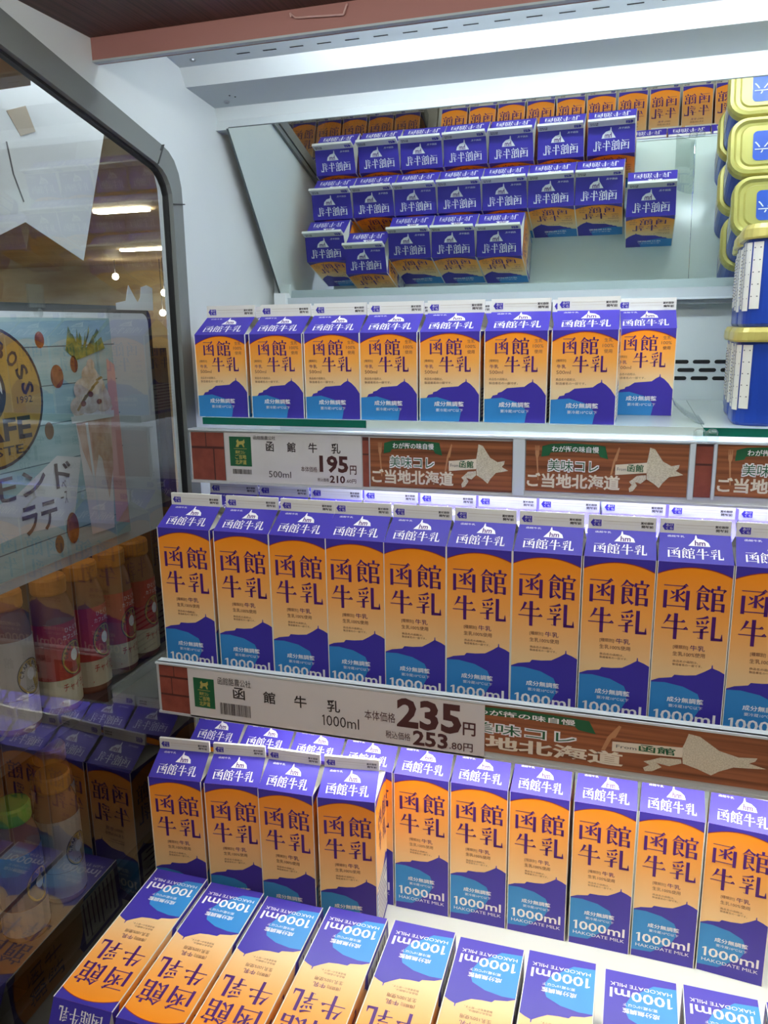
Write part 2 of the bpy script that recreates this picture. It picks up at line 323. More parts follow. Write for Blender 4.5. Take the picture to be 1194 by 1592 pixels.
bricks(-0.2135, -0.2210, -0.1745, -0.1610, Y2, 'brick pattern card at the end of the lower price rail', [(0, 0, 1, 0.36), (0, 0.40, 0.40, 0.74), (0.43, 0.40, 1, 0.74), (0, 0.78, 0.5, 1), (0.53, 0.78, 1, 1)])
def price_card(x0, z0, x1, z1, y, label, ml, price, tax, B, bar):
    b = MB(); sheet_base(b, x0, z0, x1, z1, y, 'card'); f = sheet(x0, z0, x1, z1, y)
    fr = lambda u, v, e=0.0: f(u, 1-v, e)     # v measured down from the top edge
    def T(s, k, m, bold=0.0):
        u0, v0, u1, v1 = B[k]; b.text(fr, s, u0, v1, u1, v0, m, 0.0003, bold)
    u0, v0, u1, v1 = B['green']; b.poly(fr, [(u0, v1), (u1, v1), (u1, v0), (u0, v0)], 'green', 0.0002)
    du, dv = u1-u0, v1-v0
    b.text(fr, '美味コレ', u0+du*.26, v0+dv*.58, u0+du*.72, v0+dv*.46, 'gold_ink', 0.0004, 0.02)
    b.text(fr, 'ご当地', u0+du*.24, v0+dv*.76, u0+du*.76, v0+dv*.60, 'gold_ink', 0.0004, 0.02)
    b.text(fr, '北海道', u0+du*.24, v0+dv*.94, u0+du*.76, v0+dv*.78, 'gold_ink', 0.0004, 0.02)
    b.rect(fr, u0+du*.2, v0+dv*.41, u0+du*.8, v0+dv*.395, 'gold_ink', 0.0004)
    horse = [(.30,.34),(.36,.22),(.33,.15),(.40,.08),(.46,.16),(.62,.14),(.70,.08),(.72,.20),(.66,.24),(.70,.35),(.64,.35),(.58,.26),(.46,.27),(.42,.35)]
    b.poly(fr, [(u0+du*x, v0+dv*y_) for x, y_ in horse][::-1], 'gold_ink', 0.0004)
    T('函館酪農公社', 'maker', 'ink_dark')
    for c, k in zip('函館牛乳', ('k1', 'k2', 'k3', 'k4')): T(c, k, 'ink_dark', 0.014)
    T(ml, 'ml', 'ink_dark'); T('本体価格', 'honta', 'ink_maroon'); T(price, 'price', 'ink_maroon', 0.035); T('円', 'yen', 'ink_maroon', 0.02)
    T('税込価格', 'zei', 'ink_maroon'); T(tax[0], 'tax', 'ink_maroon', 0.03); T(tax[1]+'円', 'taxs', 'ink_maroon', 0.01)
    u0, v0, u1, v1 = bar; rr = random.Random(3); u = u0
    while u < u1:
        w = (u1-u0)*rr.choice((.008, .012, .02)); b.rect(fr, u, v1, min(u1, u+w), v0, 'ink_dark', 0.0003); u += w+(u1-u0)*rr.choice((.008, .014, .02))
    return tag(b.build('price_card'), label, 'price card', 'milk price cards')
B1 = dict(green=(.035,.08,.2,.68), maker=(.22,.05,.385,.13), k1=(.312,.16,.37,.36), k2=(.468,.16,.531,.36), k3=(.624,.16,.687,.36), k4=(.789,.16,.853,.36), ml=(.325,.75,.49,.88),
          honta=(.565,.63,.683,.74), price=(.70,.40,.905,.74), yen=(.916,.58,.962,.76), zei=(.683,.85,.765,.92), tax=(.772,.79,.88,.94), taxs=(.885,.85,.958,.93))
price_card(-0.172, 0.0427, 0.0090, 0.1047, Y1, 'white price card showing 195 yen on the upper rail', '500ml', '195', ('210', '.60'), B1, (.05, .74, .195, .84))
B2 = dict(green=(.02,.17,.097,.78), maker=(.112,.10,.232,.25), k1=(.166,.27,.209,.51), k2=(.275,.27,.318,.51), k3=(.384,.27,.427,.51), k4=(.497,.27,.541,.51), ml=(.479,.58,.603,.79),
          honta=(.622,.37,.722,.56), price=(.727,.05,.93,.62), yen=(.934,.36,.973,.61), zei=(.69,.72,.77,.87), tax=(.778,.64,.888,.93), taxs=(.893,.76,.965,.92))
price_card(-0.1740, -0.2225, 0.1820, -0.1605, Y2-0.0012, 'wide white price card showing 235 yen on the lower rail', '1000ml', '235', ('253', '.80'), B2, (.115, .62, .227, .86))
def wood_sign(x0, z0, x1, z1, y, label, border=True):
    b = MB(); sheet_base(b, x0, z0, x1, z1, y, 'wood'); f = sheet(x0, z0, x1, z1, y); fr = lambda u, v, e=0.0: f(u, 1-v, e)
    P = lambda pts, m, e=0.0002: b.poly(fr, pts[::-1], m, e)
    P([(.105,.10),(.16,.05),(.30,.03),(.44,.05),(.50,.07),(.52,.32),(.47,.28),(.46,.22),(.30,.19),(.16,.22),(.15,.28),(.10,.31)], 'green')
    b.text(fr, 'わが街の味自慢', .167, .205, .462, .085, 'ink_white', 0.0004, 0.012)
    [b.text(fr, '美味コレ', .145+.005*i, .585+.022*j, .463+.005*i, .36+.022*j, 'ink_white', 0.0003+0.00003*(3*i+j+4), 0.0) for i in (-1, 0, 1) for j in (-1, 0, 1)]; b.text(fr, '美味コレ', .145, .585, .463, .36, 'green', 0.0007, 0.0)
    b.text(fr, 'ご当地北海道', .01, .925, .60, .63, 'cream_ink', 0.0003, 0.03)
    P([(.060,.09),(.064,.09),(.065,.19),(.069,.19),(.070,.09),(.074,.09),(.075,.19),(.079,.19),(.080,.09),(.085,.09),(.086,.27),(.078,.34),(.088,.78),(.080,.78),(.068,.34),(.061,.27)], 'tan_ink')
    P([(.583,.08),(.590,.10),(.575,.34),(.565,.36),(.548,.62),(.537,.62),(.553,.34)], 'tan_ink')
    P([(.567,.42),(.757,.36),(.757,.56),(.567,.62)], 'cream_ink', 0.0005)
    b.text(fr, 'From', .578, .535, .634, .47, 'ink_grey', 0.0007); b.text(fr, '函館', .640, .545, .738, .40, 'green', 0.0007, 0.015)
    P([(.770,.07),(.800,.10),(.852,.33),(.902,.41),(.950,.38),(.945,.45),(.930,.50),(.975,.57),(.93,.60),(.892,.62),(.856,.74),(.836,.84),(.80,.75),(.76,.68),(.755,.38),(.762,.26)], 'linen', 0.0004)
    P([(.70,.62),(.755,.60),(.757,.68),(.725,.77),(.69,.74),(.705,.81),(.68,.92),(.660,.94),(.655,.87),(.672,.80),(.655,.74),(.672,.70)], 'linen', 0.0004)
    if border:
        w, h = 0.0025/(x1-x0), 0.0022/(z1-z0)
    return tag(b.build('wood_sign'), label, 'sign', 'brown wood grain signs')
wood_sign(0.0197, 0.0445, 0.1880, 0.1030, Y1, 'brown wood grain sign on the upper rail next to the 195 yen card')
wood_sign(0.2030, 0.0480, 0.3735, 0.1045, Y1, 'brown wood grain sign on the upper rail with pale frame around it')
wood_sign(0.4015, 0.0510, 0.5720, 0.1060, Y1, 'brown wood grain sign on the upper rail under the blue tubs')
wood_sign(0.1130, -0.2145, 0.4650, -0.1605, Y2, 'long brown wood grain sign on lower rail, partly under 235 yen card')
for x0, x1, z0, z1 in ((0.1890, 0.2020, 0.042, 0.106), (0.3745, 0.3798, 0.046, 0.107), (0.3976, 0.4006, 0.047, 0.107)):
    b = MB(); b.box(x0, Y1-0.0016, z0, x1, Y1+0.0004, z1, 'rail_top')
    tag(b.build('card_holder'), 'pale upright holder strip between two wood signs' if x0 < 0.2 else 'narrow pale holder strip %s the brick strip under the clear bolts' % ('before' if x0 < 0.39 else 'after'), 'holder', 'sign holder strips')
# ------------------------------------------------------------------ milk cartons
HAN = [([(.04,.90),(.86,.90)],(.03,.03)),([(.72,.90),(.82,.97),(.92,.90)],(.02,.07,.0)),([(.80,.89),(.66,.78),(.53,.72)],(.09,.05,.02)),([(.53,.76),(.53,.30),(.43,.32)],(.11,.11,.02)),
       ([(.30,.70),(.42,.60)],(.03,.11)),([(.28,.40),(.40,.46),(.50,.54)],(.03,.06,.03)),([(.78,.70),(.68,.60),(.56,.53)],(.10,.06,.02)),([(.56,.56),(.68,.42),(.80,.34)],(.02,.06,.12)),
       ([(.11,.72),(.11,.04)],(.13,.13)),([(.90,.74),(.90,.0)],(.13,.13)),([(.11,.13),(.90,.13)],(.035,.035))]
KAN = [([(.24,.98),(.14,.82),(.01,.70)],(.09,.06,.01)),([(.22,.95),(.34,.84),(.46,.76)],(.03,.07,.11)),([(.14,.76),(.34,.76)],(.035,.035)),([(.12,.70),(.12,.06)],(.11,.11)),([(.12,.66),(.40,.66)],(.035,.035)),
       ([(.38,.68),(.38,.36)],(.10,.10)),([(.12,.53),(.38,.53)],(.03,.03)),([(.12,.39),(.38,.39)],(.03,.03)),([(.08,.04),(.20,.10),(.32,.18)],(.08,.06,.01)),([(.24,.34),(.34,.18),(.46,.06)],(.02,.07,.13)),
       ([(.74,1.0),(.74,.85)],(.11,.09)),([(.55,.88),(.52,.72)],(.07,.10)),([(.55,.84),(.97,.84)],(.035,.035)),([(.97,.86),(.90,.72)],(.11,.02)),([(.60,.72),(.60,.0)],(.12,.12)),
       ([(.60,.68),(.88,.68)],(.035,.035)),([(.86,.70),(.86,.42)],(.10,.10)),([(.60,.45),(.88,.45)],(.035,.035)),([(.60,.30),(.94,.30)],(.035,.035)),([(.92,.32),(.92,.0)],(.11,.11)),([(.60,.06),(.94,.06)],(.04,.04))]
GYU = [([(.30,.94),(.22,.74),(.08,.54)],(.12,.08,.01)),([(.20,.68),(.84,.68)],(.035,.035)),([(.70,.68),(.80,.74),(.88,.68)],(.02,.06,.0)),([(.02,.40),(.96,.40)],(.035,.035)),([(.80,.40),(.90,.47),(.99,.40)],(.02,.07,.0)),([(.52,1.0),(.52,-.02)],(.14,.13))]
NYU = [([(.47,.95),(.30,.88),(.08,.85)],(.11,.06,.02)),([(.10,.76),(.17,.63)],(.04,.11)),([(.27,.78),(.31,.66)],(.04,.11)),([(.48,.80),(.40,.65)],(.11,.02)),([(.10,.55),(.42,.55)],(.035,.035)),([(.46,.56),(.36,.48),(.28,.42)],(.10,.06,.03)),
       ([(.29,.46),(.29,.06),(.16,.09)],(.11,.11,.02)),([(.0,.30),(.52,.36)],(.035,.045)),([(.66,.97),(.66,.10)],(.13,.13)),([(.60,.08),(.96,.08)],(.12,.10)),([(.95,.04),(.955,.30)],(.09,.02))]
def mincho4(b, fr, u0, v0, u1, v1, m, e=0.0003, gap=0.1):
    w = (u1-u0)/(4+3*gap)
    for i, g in enumerate((HAN, KAN, GYU, NYU)):
        a = u0+i*w*(1+gap); b.glyph(fr, g, a, v0, a+w, v1, m, e)
MT_L = [(0,.0640),(.008,.0677),(.0203,.0700),(.0226,.0730),(.0326,.0733),(.043,.0747),(.0509,.0795),(.0570,.0838),(.0573,.0872),(.0581,.0872),(.0584,.0838),(.0646,.0815),(.070,.0785)]
MT_S = [(.0,.0255),(.0079,.027),(.0099,.0302),(.015,.0313),(.0159,.0334),(.020,.0345),(.026,.0387),(.0453,.0403),(.0502,.044),(.0538,.0458),(.0541,.0486),(.0548,.0486),(.0551,.0456),(.0592,.0431),(.0645,.038),(.070,.030)]
def face_print(b, fr, big, full=True):
    H = .192 if big else .1016; MT = MT_L if big else MT_S
    k0, k1 = (.1875, .1790) if big else (.0998, .0895)
    n = 14
    arc = [(.07*i/n, k1+(k0-k1)*(1-(2*i/n-1)**2)) for i in range(n+1)]
    b.poly(fr, arc + [(.07, H), (0, H)], 'purple', .0001)
    for i in range(n):
        (a, c), (d, g) = arc[i], arc[i+1]; b.poly(fr, [(a, c-.0006), (d, g-.0006), (d, g+.0003), (a, c+.0003)], 'red_line', .00016)
    b.poly(fr, [(0, 0), (.07, 0)] + MT[::-1], 'purple', .0001)
    if big: bl = [(0, .0085), (.0225, .0100), (.0444, .0285), (.0488, .0378), (.0491, .0470), (.0459, .0545), (.0317, .0610), (.014, .0638), (0, .0630)]
    else: bl = [(0, 0), (.0465, 0), (.0486, .0108), (.0463, .016), (.0369, .0232), (.0203, .0278), (0, .0262)]
    b.poly(fr, bl, 'blue', .0002)
    if not full: return
    if big:
        b.glyph(fr, HAN, .0060, .1430, .0325, .1705, 'purple_ink'); b.glyph(fr, KAN, .0370, .1435, .0650, .1705, 'purple_ink')
        b.glyph(fr, GYU, .0065, .1120, .0330, .1390, 'purple_ink'); b.glyph(fr, NYU, .0370, .1125, .0652, .1390, 'purple_ink')
        b.text(fr, '[種類別]', .0195, .1010, .0335, .1055, 'ink_brown'); b.text(fr, '牛乳', .0355, .1008, .0495, .1066, 'purple_ink')
        b.text(fr, '生乳100%使用', .0195, .0938, .0500, .0985, 'ink_brown')
        b.text(fr, '商品名の函館は、', .0200, .0869, .0440, .0894, 'ink_brown'); b.text(fr, '製造者名の一部です。', .0200, .0833, .0480, .0858, 'ink_brown')
        b.text(fr, '成分無調整', .0170, .0432, .0520, .0490, 'ink_white', .0004, .015); b.text(fr, '要冷蔵10℃以下', .0190, .0372, .0515, .0408, 'ink_white', .0004)
        b.text(fr, '1000ml', .0050, .0215, .0645, .0335, 'ink_white', .0004, .014); b.text(fr, 'HAKODATE MILK', .0050, .0145, .0645, .0188, 'ink_white', .0004)
    else:
        b.glyph(fr, HAN, .0112, .0757, .0268, .0940, 'purple_ink'); b.glyph(fr, KAN, .0302, .0757, .0496, .0940, 'purple_ink')
        b.glyph(fr, GYU, .0222, .0563, .0406, .0742, 'purple_ink'); b.glyph(fr, NYU, .0422, .0563, .0598, .0746, 'purple_ink')
        b.text(fr, '生乳', .0555, .0888, .0640, .0928, 'ink_brown'); b.text(fr, '100%', .0537, .0832, .0652, .0868, 'ink_brown'); b.text(fr, '使用', .0555, .0770, .0640, .0812, 'ink_brown')
        b.text(fr, '[種類別]', .0055, .0674, .0158, .0706, 'ink_brown'); b.text(fr, '牛乳', .0060, .0606, .0160, .0648, 'purple_ink'); b.text(fr, '500ml', .0058, .0545, .0212, .0583, 'ink_brown')
        b.text(fr, '商品名の函館は、', .0055, .0472, .0270, .0500, 'ink_brown'); b.text(fr, '製造者名の一部です。', .0055, .0428, .0380, .0456, 'ink_brown')
        b.text(fr, '成分無調整', .0170, .0172, .0520, .0230, 'ink_white', .0004, .015); b.text(fr, '要冷蔵10℃以下', .0190, .0110, .0510, .0146, 'ink_white', .0004)
def make_carton(big, label):
    H = .192 if big else .1016; RISE, FIN = .021, .0145; g = 'grad_l' if big else 'grad_s'; w = .035
    t = thing('milk_carton', label, 'milk carton')
    b = MB(); b.box(-w, -w, 0, w, w, H, g)
    front = lambda u, v, e=0.0: (u-w, -w-e, v); back = lambda u, v, e=0.0: (w-u, w+e, v)
    right = lambda u, v, e=0.0: (w+e, u-w, v); left = lambda u, v, e=0.0: (-w-e, w-u, v)
    face_print(b, front, big); face_print(b, back, big)
    for s_ in (right, left):
        face_print(b, s_, big, False)
        h2 = H*0.45
        b.glyph(s_, HAN, .016, H*.74, .036, H*.87, 'purple_ink'); b.glyph(s_, KAN, .040, H*.74, .062, H*.87, 'purple_ink')
        b.glyph(s_, GYU, .016, H*.58, .036, H*.72, 'purple_ink'); b.glyph(s_, NYU, .040, H*.58, .062, H*.72, 'purple_ink')
        b.rect(s_, .006, H*.04, .064, H*.38, 'paper_white', .0003)
        for k in range(8): b.rect(s_, .009, H*(.07+.04*k), .061-(k % 3)*.006, H*(.082+.04*k), 'purple_ink', .00035)
    for sx in (-1, 1):                   # pale board showing along the folded corners
        for sy in (-1, 1): b.box(sx*w-.00045, sy*w-.00045, 0, sx*w+.00045, sy*w+.00045, H, 'paper_white')
    b.build('carton_body', t)
    b = MB(); r = w-.0012; zt = H+RISE
    for s_ in (-1, 1):
        Q = [(-w, s_*w, H), (w, s_*w, H), (r, s_*.0018, zt), (-r, s_*.0018, zt)]
        b.face(Q if s_ < 0 else Q[::-1], 'purple')
    for s_ in (-1, 1):
        P_ = (s_*(w-.024), 0, zt-.003); A = (s_*w, -w, H); Bq = (s_*w, w, H); R1 = (s_*r, -.0018, zt); R2 = (s_*r, .0018, zt)
        for tri in ((A, Bq, P_), (A, P_, R1), (Bq, R2, P_), (R1, P_, R2)): b.face(tri if s_ > 0 else tri[::-1], 'paper_white')
    sl = math.hypot(w-.0018, RISE); cy, cz = (w-.0018)/sl, RISE/sl
    gf = lambda u, v, e=0.0: (u-w, -w+v*cy-e*cz, H+v*cz+e*cy); gb = lambda u, v, e=0.0: (w-u, w-v*cy+e*cz, H+v*cz+e*cy)
    for fr in (gf, gb):
        mincho4(b, fr, .0085, .0055, .0610, .0195, 'ink_white', .0003, .06)
        dome = [(.0285, .0225), (.0490, .0225), (.0475, .0275), (.0430, .0315), (.0390, .0325), (.0370, .0330), (.0362, .0372), (.0353, .0372), (.0345, .0320), (.0320, .0280)]
        b.poly(fr, dome, 'ink_white', .0003); b.text(fr, 'hm', .0345, .0230, .0445, .0302, 'purple_ink', .0006, .02)
        b.text(fr, '函館牛乳', .0090, .0335, .0250, .0362, 'ink_white', .0003)
    b.build('gable_top', t)
    b = MB(); b.box(-r, -.0018, zt-.0005, r, .0018, zt+FIN, 'paper_white')
    for s_ in (-1, 1):
        fr = (lambda u, v, e=0.0, s_=s_: ((u-w)*(-s_), s_*(.0018+e), zt+v))
        b.poly(fr, [(.0035, .0067), (.0065, .0110), (.0065, .0100), (.0145, .0100), (.0145, .0030), (.0065, .0030), (.0065, .0022)], 'purple', .0002)
        b.text(fr, 'あけ', .0070, .0068, .0135, .0095, 'ink_white', .0004); b.text(fr, 'くち', .0070, .0035, .0135, .0062, 'ink_white', .0004)
        b.rect(fr, .0165, .0088, .0530, .0092, M['tan_line'], .0002); b.rect(fr, .0165, .0058, .0530, .0060, M['tan_line'], .0002)
        b.text(fr, '賞味期限', .0535, .0070, .0660, .0098, 'ink_dark', .0002, .02); b.text(fr, '開封前', .0545, .0032, .0660, .0062, 'ink_dark', .0002, .02)
    b.build('top_fin', t, bevel=.0008)
    return t
M['tan_line'] = mat('fin_crease', (190, 178, 160), 0.6)
GS = 'half-litre milk cartons on the glass shelf'; GU = 'litre milk cartons on the steel shelf'; GD = 'litre milk cartons standing in the bottom tray'; GL = 'litre milk cartons lying in the bottom tray'
_first = {}
def carton(big, xl, yf, z, label, group, rz=0.0, lying=False):
    # xl, yf: front lower corner on the end-panel side
    loc = Vector((xl+.035, yf+.035, z)); rot = (0, 0, rz)
    if rz: 
        c = Matrix.Rotation(rz, 3, 'Z') @ Vector((.035, .035, 0)); loc = Vector((xl+c.x, yf+c.y, z))
    if big not in _first:
        t = make_carton(big, label); _first[big] = t; t.location = loc; t.rotation_euler = rot; t['group'] = group
        return t
    return dup(_first[big], loc, rot, label, group)
xF = [-.2155, -.1399, -.0674, .0034, .0764, .1517, .2260]
ZS = .1221
for i, x in enumerate(xF): carton(False, x, .102, ZS, 'half-litre milk carton on glass shelf, front line, %s from the end panel' % ordinal(i), GS, R_.uniform(-.012, .012))
carton(False, .2885, .2035, ZS, 'half-litre milk carton set back alone beside the wall slots, end of the line', GS)
for i in range(7): carton(False, -.2132+.0711*i, .1800, ZS, 'half-litre milk carton on glass shelf, middle line, %s from the end panel' % ordinal(i), GS, R_.uniform(-.01, .01))
for i in range(5): carton(False, -.2177+.0716*i, (.2530, .2760, .2530, .2540, .2560)[i], ZS, 'half-litre milk carton on glass shelf, rear line, %s from the end panel' % ordinal(i), GS, R_.uniform(-.01, .01))
xC = [-.2234, -.1481, -.0771, -.0087, .0613, .1320, .2030, .2749, .3465, .4180]
ZC = -.1920
for i, x in enumerate(xC): carton(True, x, 0.0, ZC, 'litre milk carton on steel shelf, front line, %s from the glass pane' % ordinal(i), GU, R_.uniform(-.012, .012))
for i in range(10): carton(True, -.2120+.0712*i, .0760, ZC, 'litre milk carton on steel shelf, second line, %s from the glass pane' % ordinal(i), GU, R_.uniform(-.01, .01))
for i in range(10): carton(True, -.2150+.0714*i, .1500, ZC, 'litre milk carton on steel shelf, third line, %s from the glass pane' % ordinal(i), GU, R_.uniform(-.01, .01))
ZD = -.5042
for i, (x, y, r) in enumerate([(-.236, .0540, 0), (-.163, .0540, 0), (-.091, .0540, 0), (-.0186, .0520, 0), (.0539, .0512, 0), (.1262, .0512, .0), (.1987, .0512, -.01), (.2735, .0512, -.015), (.3460, .0512, -.03), (.4190, .0500, -.10)]):
    carton(True, x, y, ZD, 'litre milk carton standing in bottom tray, rear line, %s from the glass pane' % ordinal(i), GD, r)
for i, (a, c) in enumerate([((-.2389, -.0400), (-.1717, -.0335)), ((-.1641, -.0336), (-.0981, -.0246)), ((-.0950, -.0263), (-.0246, -.0236)), ((-.0188, -.0238), (.0494, -.0158))]):
    carton(True, a[0], a[1], ZD, 'litre milk carton standing in front of the rear line, %s from glass pane' % ordinal(i), GD, math.atan2(c[1]-a[1], c[0]-a[0]))
Lx = [-.2230, -.1455, -.0690, .0085, .0870, .1630, .2380, .3170, .3930, .4700]; Ly = [-.0575, -.0610, -.0640, -.0600, -.0595, -.0635, -.0615, -.0650, -.0640, -.064]
for i, (x, y) in enumerate(zip(Lx, Ly)):
    # lying on its back: base towards the case, printed face up, fin towards the shopper
    t = dup(_first[True], (0, 0, 0), (0, 0, 0), 'litre milk carton lying on its back in tray, %s from the glass pane' % ordinal(i), GL)
    # carton z -> -y (towards shopper), front face (-y) -> up, tilted with the sloping tray
    Rm = Matrix(((-1, 0, 0), (0, 0, -1), (0, -1, 0))); Rt = Matrix.Rotation(.058, 3, 'X')
    t.rotation_euler = (Rt @ Rm).to_euler()
    t.location = Vector((x+.0360, y, -.4945-(-.056-y)*.058)) + Rt @ Vector((0, 0, .0354))
for i in range(10):
    t = dup(_first[True], (-.1870+.0765*i, -.2600, -.6303+.0352), (0, 0, 0), 'litre milk carton lying on low front step, %s from the end panel' % ordinal(i), 'litre milk cartons lying on the front step')
    t.rotation_euler = Rm.to_euler()
# ------------------------------------------------------------------ blue tubs with gold lids
def rrect(cx, cy, hx, hy, r, z, n=6):
    P = []
    for sx, sy, a0 in ((1, 1, 0), (-1, 1, 90), (-1, -1, 180), (1, -1, 270)):
        for i in range(n+1):
            a = math.radians(a0+90*i/n); P.append((cx+sx*(hx-r)+r*math.cos(a), cy+sy*(hy-r)+r*math.sin(a), z))
    return P
def make_tub(label):
    t = thing('margarine_tub', label, 'tub'); hx, hy, h = .058, .038, .090
    b = MB(); b.loft([rrect(0, 0, hx-.002, hy-.002, .020, 0), rrect(0, 0, hx-.0003, hy-.0003, .022, .003), rrect(0, 0, hx, hy, .022, h)], 'tub_blue'); body = b.build('tub_body', t, smooth=False)
    b = MB(); fr = lambda u, v, e=0.0: (-hx-e, .018-u, v)
    fr2 = lambda u, v, e=0.0: (-hx+.012+u, -hy-.0002-e, v)
    b.rect(fr, .002, .022, .016, .082, 'paper_white', .0005); b.rect(fr, .019, .018, .034, .085, 'paper_white', .0005)
    for k in range(14): b.rect(fr, .021, .022+.0042*k, .032-(k % 3)*.002, .0228+.0042*k, 'ink_grey', .0008); b.rect(fr, .003, .030+.0034*k, .014, .031+.0034*k, 'ink_dark' if k % 3 else 'label_blue', .0008)
    fc = lambda u, v, e=0.0: (lambda a: (-hx+.022-(.0224+e)*math.cos(a), -hy+.022-(.0224+e)*math.sin(a), v))(u)
    for (a0, a1, m, z0, z1) in ((.10, .62, 'paper_white', .016, .084), (.70, 1.18, 'paper_white', .018, .084)):
        nn = 4
        for i in range(nn):
            p, q = a0+(a1-a0)*i/nn, a0+(a1-a0)*(i+1)/nn; b.face([fc(p, z0), fc(q, z0), fc(q, z1), fc(p, z1)], m)
        for k in range(5):
            z = z0+.012+k*.012; b.face([fc(a0+.05, z, .0002), fc(a1-.08, z, .0002), fc(a1-.08, z+.001, .0002), fc(a0+.05, z+.001, .0002)], 'ink_grey')
    b.text(fr2, 'はっ酵', .028, .022, .040, .026, 'ink_white', .0004); b.build('side_print', t)
    b = MB(); zz = .087
    b.loft([rrect(0, 0, hx+.004, hy+.003, .024, zz), rrect(0, 0, hx+.005, hy+.0035, .025, zz+.002), rrect(0, 0, hx+.0045, hy+.003, .0245, zz+.010), rrect(0, 0, hx+.002, hy+.001, .022, zz+.0145), rrect(0, 0, hx-.002, hy-.003, .019, zz+.0150),
            rrect(0, 0, hx-.005, hy-.006, .017, zz+.0120), rrect(0, 0, hx-.010, hy-.010, .014, zz+.0115), rrect(0, 0, hx-.012, hy-.0115, .013, zz+.0135)], 'lid_gold')
    lid = b.build('tub_lid', t, smooth=False)
    b = MB(); b.face(rrect(-.003, .001, hx-.028, hy-.0175, .006, zz+.0139), 'label_blue')
    ft = lambda u, v, e=0.0: (-hx+.025+u, -hy+.0175+v, zz+.0142+e)
    b.text(ft, '六', .002, .016, .020, .032, 'ink_white'); b.build('lid_label', lid)
    return t
LIDN = ['front', 'middle', 'rear']
tub0 = None
for lv in range(2):
    for k in range(3):
        z = .1221 + lv*.1024; x = .4745 + (.0, .003, .010)[k] + lv*.002; y = .1510 + k*.0825
        lab = 'blue tub with gold lid, %s of its line, %s' % (LIDN[k], 'standing on the glass shelf' if lv == 0 else 'stacked on top of another tub')
        if tub0 is None: tub0 = make_tub(lab); tub0.location = (x, y, z); tub0['group'] = 'blue tubs with gold lids'
        else:
            r = tub0.copy(); COL.objects.link(r); r.location = (x, y, z); r['label'] = lab
            for ch in tub0.children:
                c = ch.copy(); COL.objects.link(c); c.parent = r
                for g_ in ch.children:
                    d = g_.copy(); COL.objects.link(d); d.parent = c
# ------------------------------------------------------------------ beyond the glass pane: drinks case with poster
XB = -0.45
dc = thing('drinks_case', 'pale drinks case with black edged board and dark shelves beyond the glass pane', 'fridge', (-0.7, 0.0, -1.25))
def dpart(b, name): return b.build(name, dc, (0.7, 0, 1.25))
M['case_dark'] = mat('dark_shelf', (40, 34, 32), 0.6)
M['case_brown'] = noisy('brown_case_wall', (84, 62, 50), (58, 42, 36), (4, 4, 8), 0.6)
M['board'] = mat('pale_board', (206, 216, 222), 0.4)
def round_board(y0, z0, y1, z1, r, n=6): return [(y0, z0), (y1, z0)] + [(y1-r+r*math.cos(math.radians(90*i/n)), z1-r+r*math.sin(math.radians(90*i/n))) for i in range(n+1)] + [(y0, z1)]
b = MB(); b.prism(round_board(-.9, -.10, .378, .268, .022), 0, XB-.012, XB-.006, 'gasket'); dpart(b, 'board_edge')
b = MB(); b.prism(round_board(-.9, -.10, .366, .257, .016), 0, XB-.012, XB-.004, 'board'); dpart(b, 'header_board')
b = MB(); b.box(-1.05, -.9, -.345, -.46, .42, -.33, 'case_dark'); dpart(b, 'drinks_shelf')
b = MB(); b.box(-1.05, -.9, -.645, -.46, .42, -.63, 'case_dark'); dpart(b, 'low_shelf')
b = MB(); b.box(-1.07, -.9, -1.25, -1.05, .44, .24, 'case_brown'); b.box(-1.05, .42, -1.25, -.47, .44, .20, 'case_brown'); dpart(b, 'case_wall')
b = MB(); b.box(-.48, -.9, -1.25, -.46, .44, -.70, 'case_dark'); dpart(b, 'kick_panel')
b = MB(); b.tube((-.475, -.9, -.075), (-.475, .34, -.075), .006, 'fill_case'); dpart(b, 'added_drinks_lamp')  # hidden tube added to light the bottles
b = MB(); b.tube((-.31, -.65, .66), (-.31, .40, .66), .010, 'fill_board'); b.box(-.34, -.66, .672, -.285, .42, .70, 'grey_metal'); b.box(-.48, -.66, .69, -.285, .42, .70, 'grey_metal'); b.box(-.48, -.66, .20, -.465, -.64, .70, 'grey_metal'); dpart(b, 'added_board_lamp')  # unseen lamp and bracket added to brighten the poster
# poster
M['p_blue'] = noisy('poster_plank_blue', (150, 190, 196), (176, 208, 210), (1, 6, 60), 0.4)
M['p_line'] = mat('poster_plank_gap', (84, 116, 128), 0.5)
M['p_gold'] = mat('poster_gold', (182, 148, 72), 0.45); M['p_ring'] = mat('poster_ring', (64, 62, 70), 0.5)
M['p_nut'] = noisy('poster_nut', (168, 100, 58), (130, 72, 40), (90, 90, 90), 0.5); M['p_choc'] = mat('poster_choc', (120, 96, 70), 0.5)
M['p_cream'] = noisy('poster_cream', (226, 218, 208), (196, 176, 150), (70, 70, 70), 0.5); M['p_latte'] = noisy('poster_latte', (196, 150, 122), (222, 196, 178), (40, 40, 30), 0.5)
M['p_glass'] = mat('poster_cup_glass', (232, 228, 226), 0.4); M['p_leaf'] = noisy('poster_leaf', (90, 124, 66), (168, 172, 80), (80, 80, 80), 0.5)
M['p_pink'] = mat('poster_pink', (222, 172, 168), 0.5); M['p_brush'] = mat('poster_brush_ink', (96, 86, 84), 0.5); M['p_white'] = mat('poster_white', (222, 226, 226), 0.45)
b = MB(); fr = lambda u, v, e=0.0: (XB+.0012+e, u, v)
b.prism([(-.42, -.085), (.266, -.085), (.258, .250), (-.42, .250)], 0, XB-.0035, XB+.001, 'p_white')
b.poly(fr, [(-.42, -.084), (.264, -.084), (.256, .249), (-.42, .249)], 'p_blue', .0001)
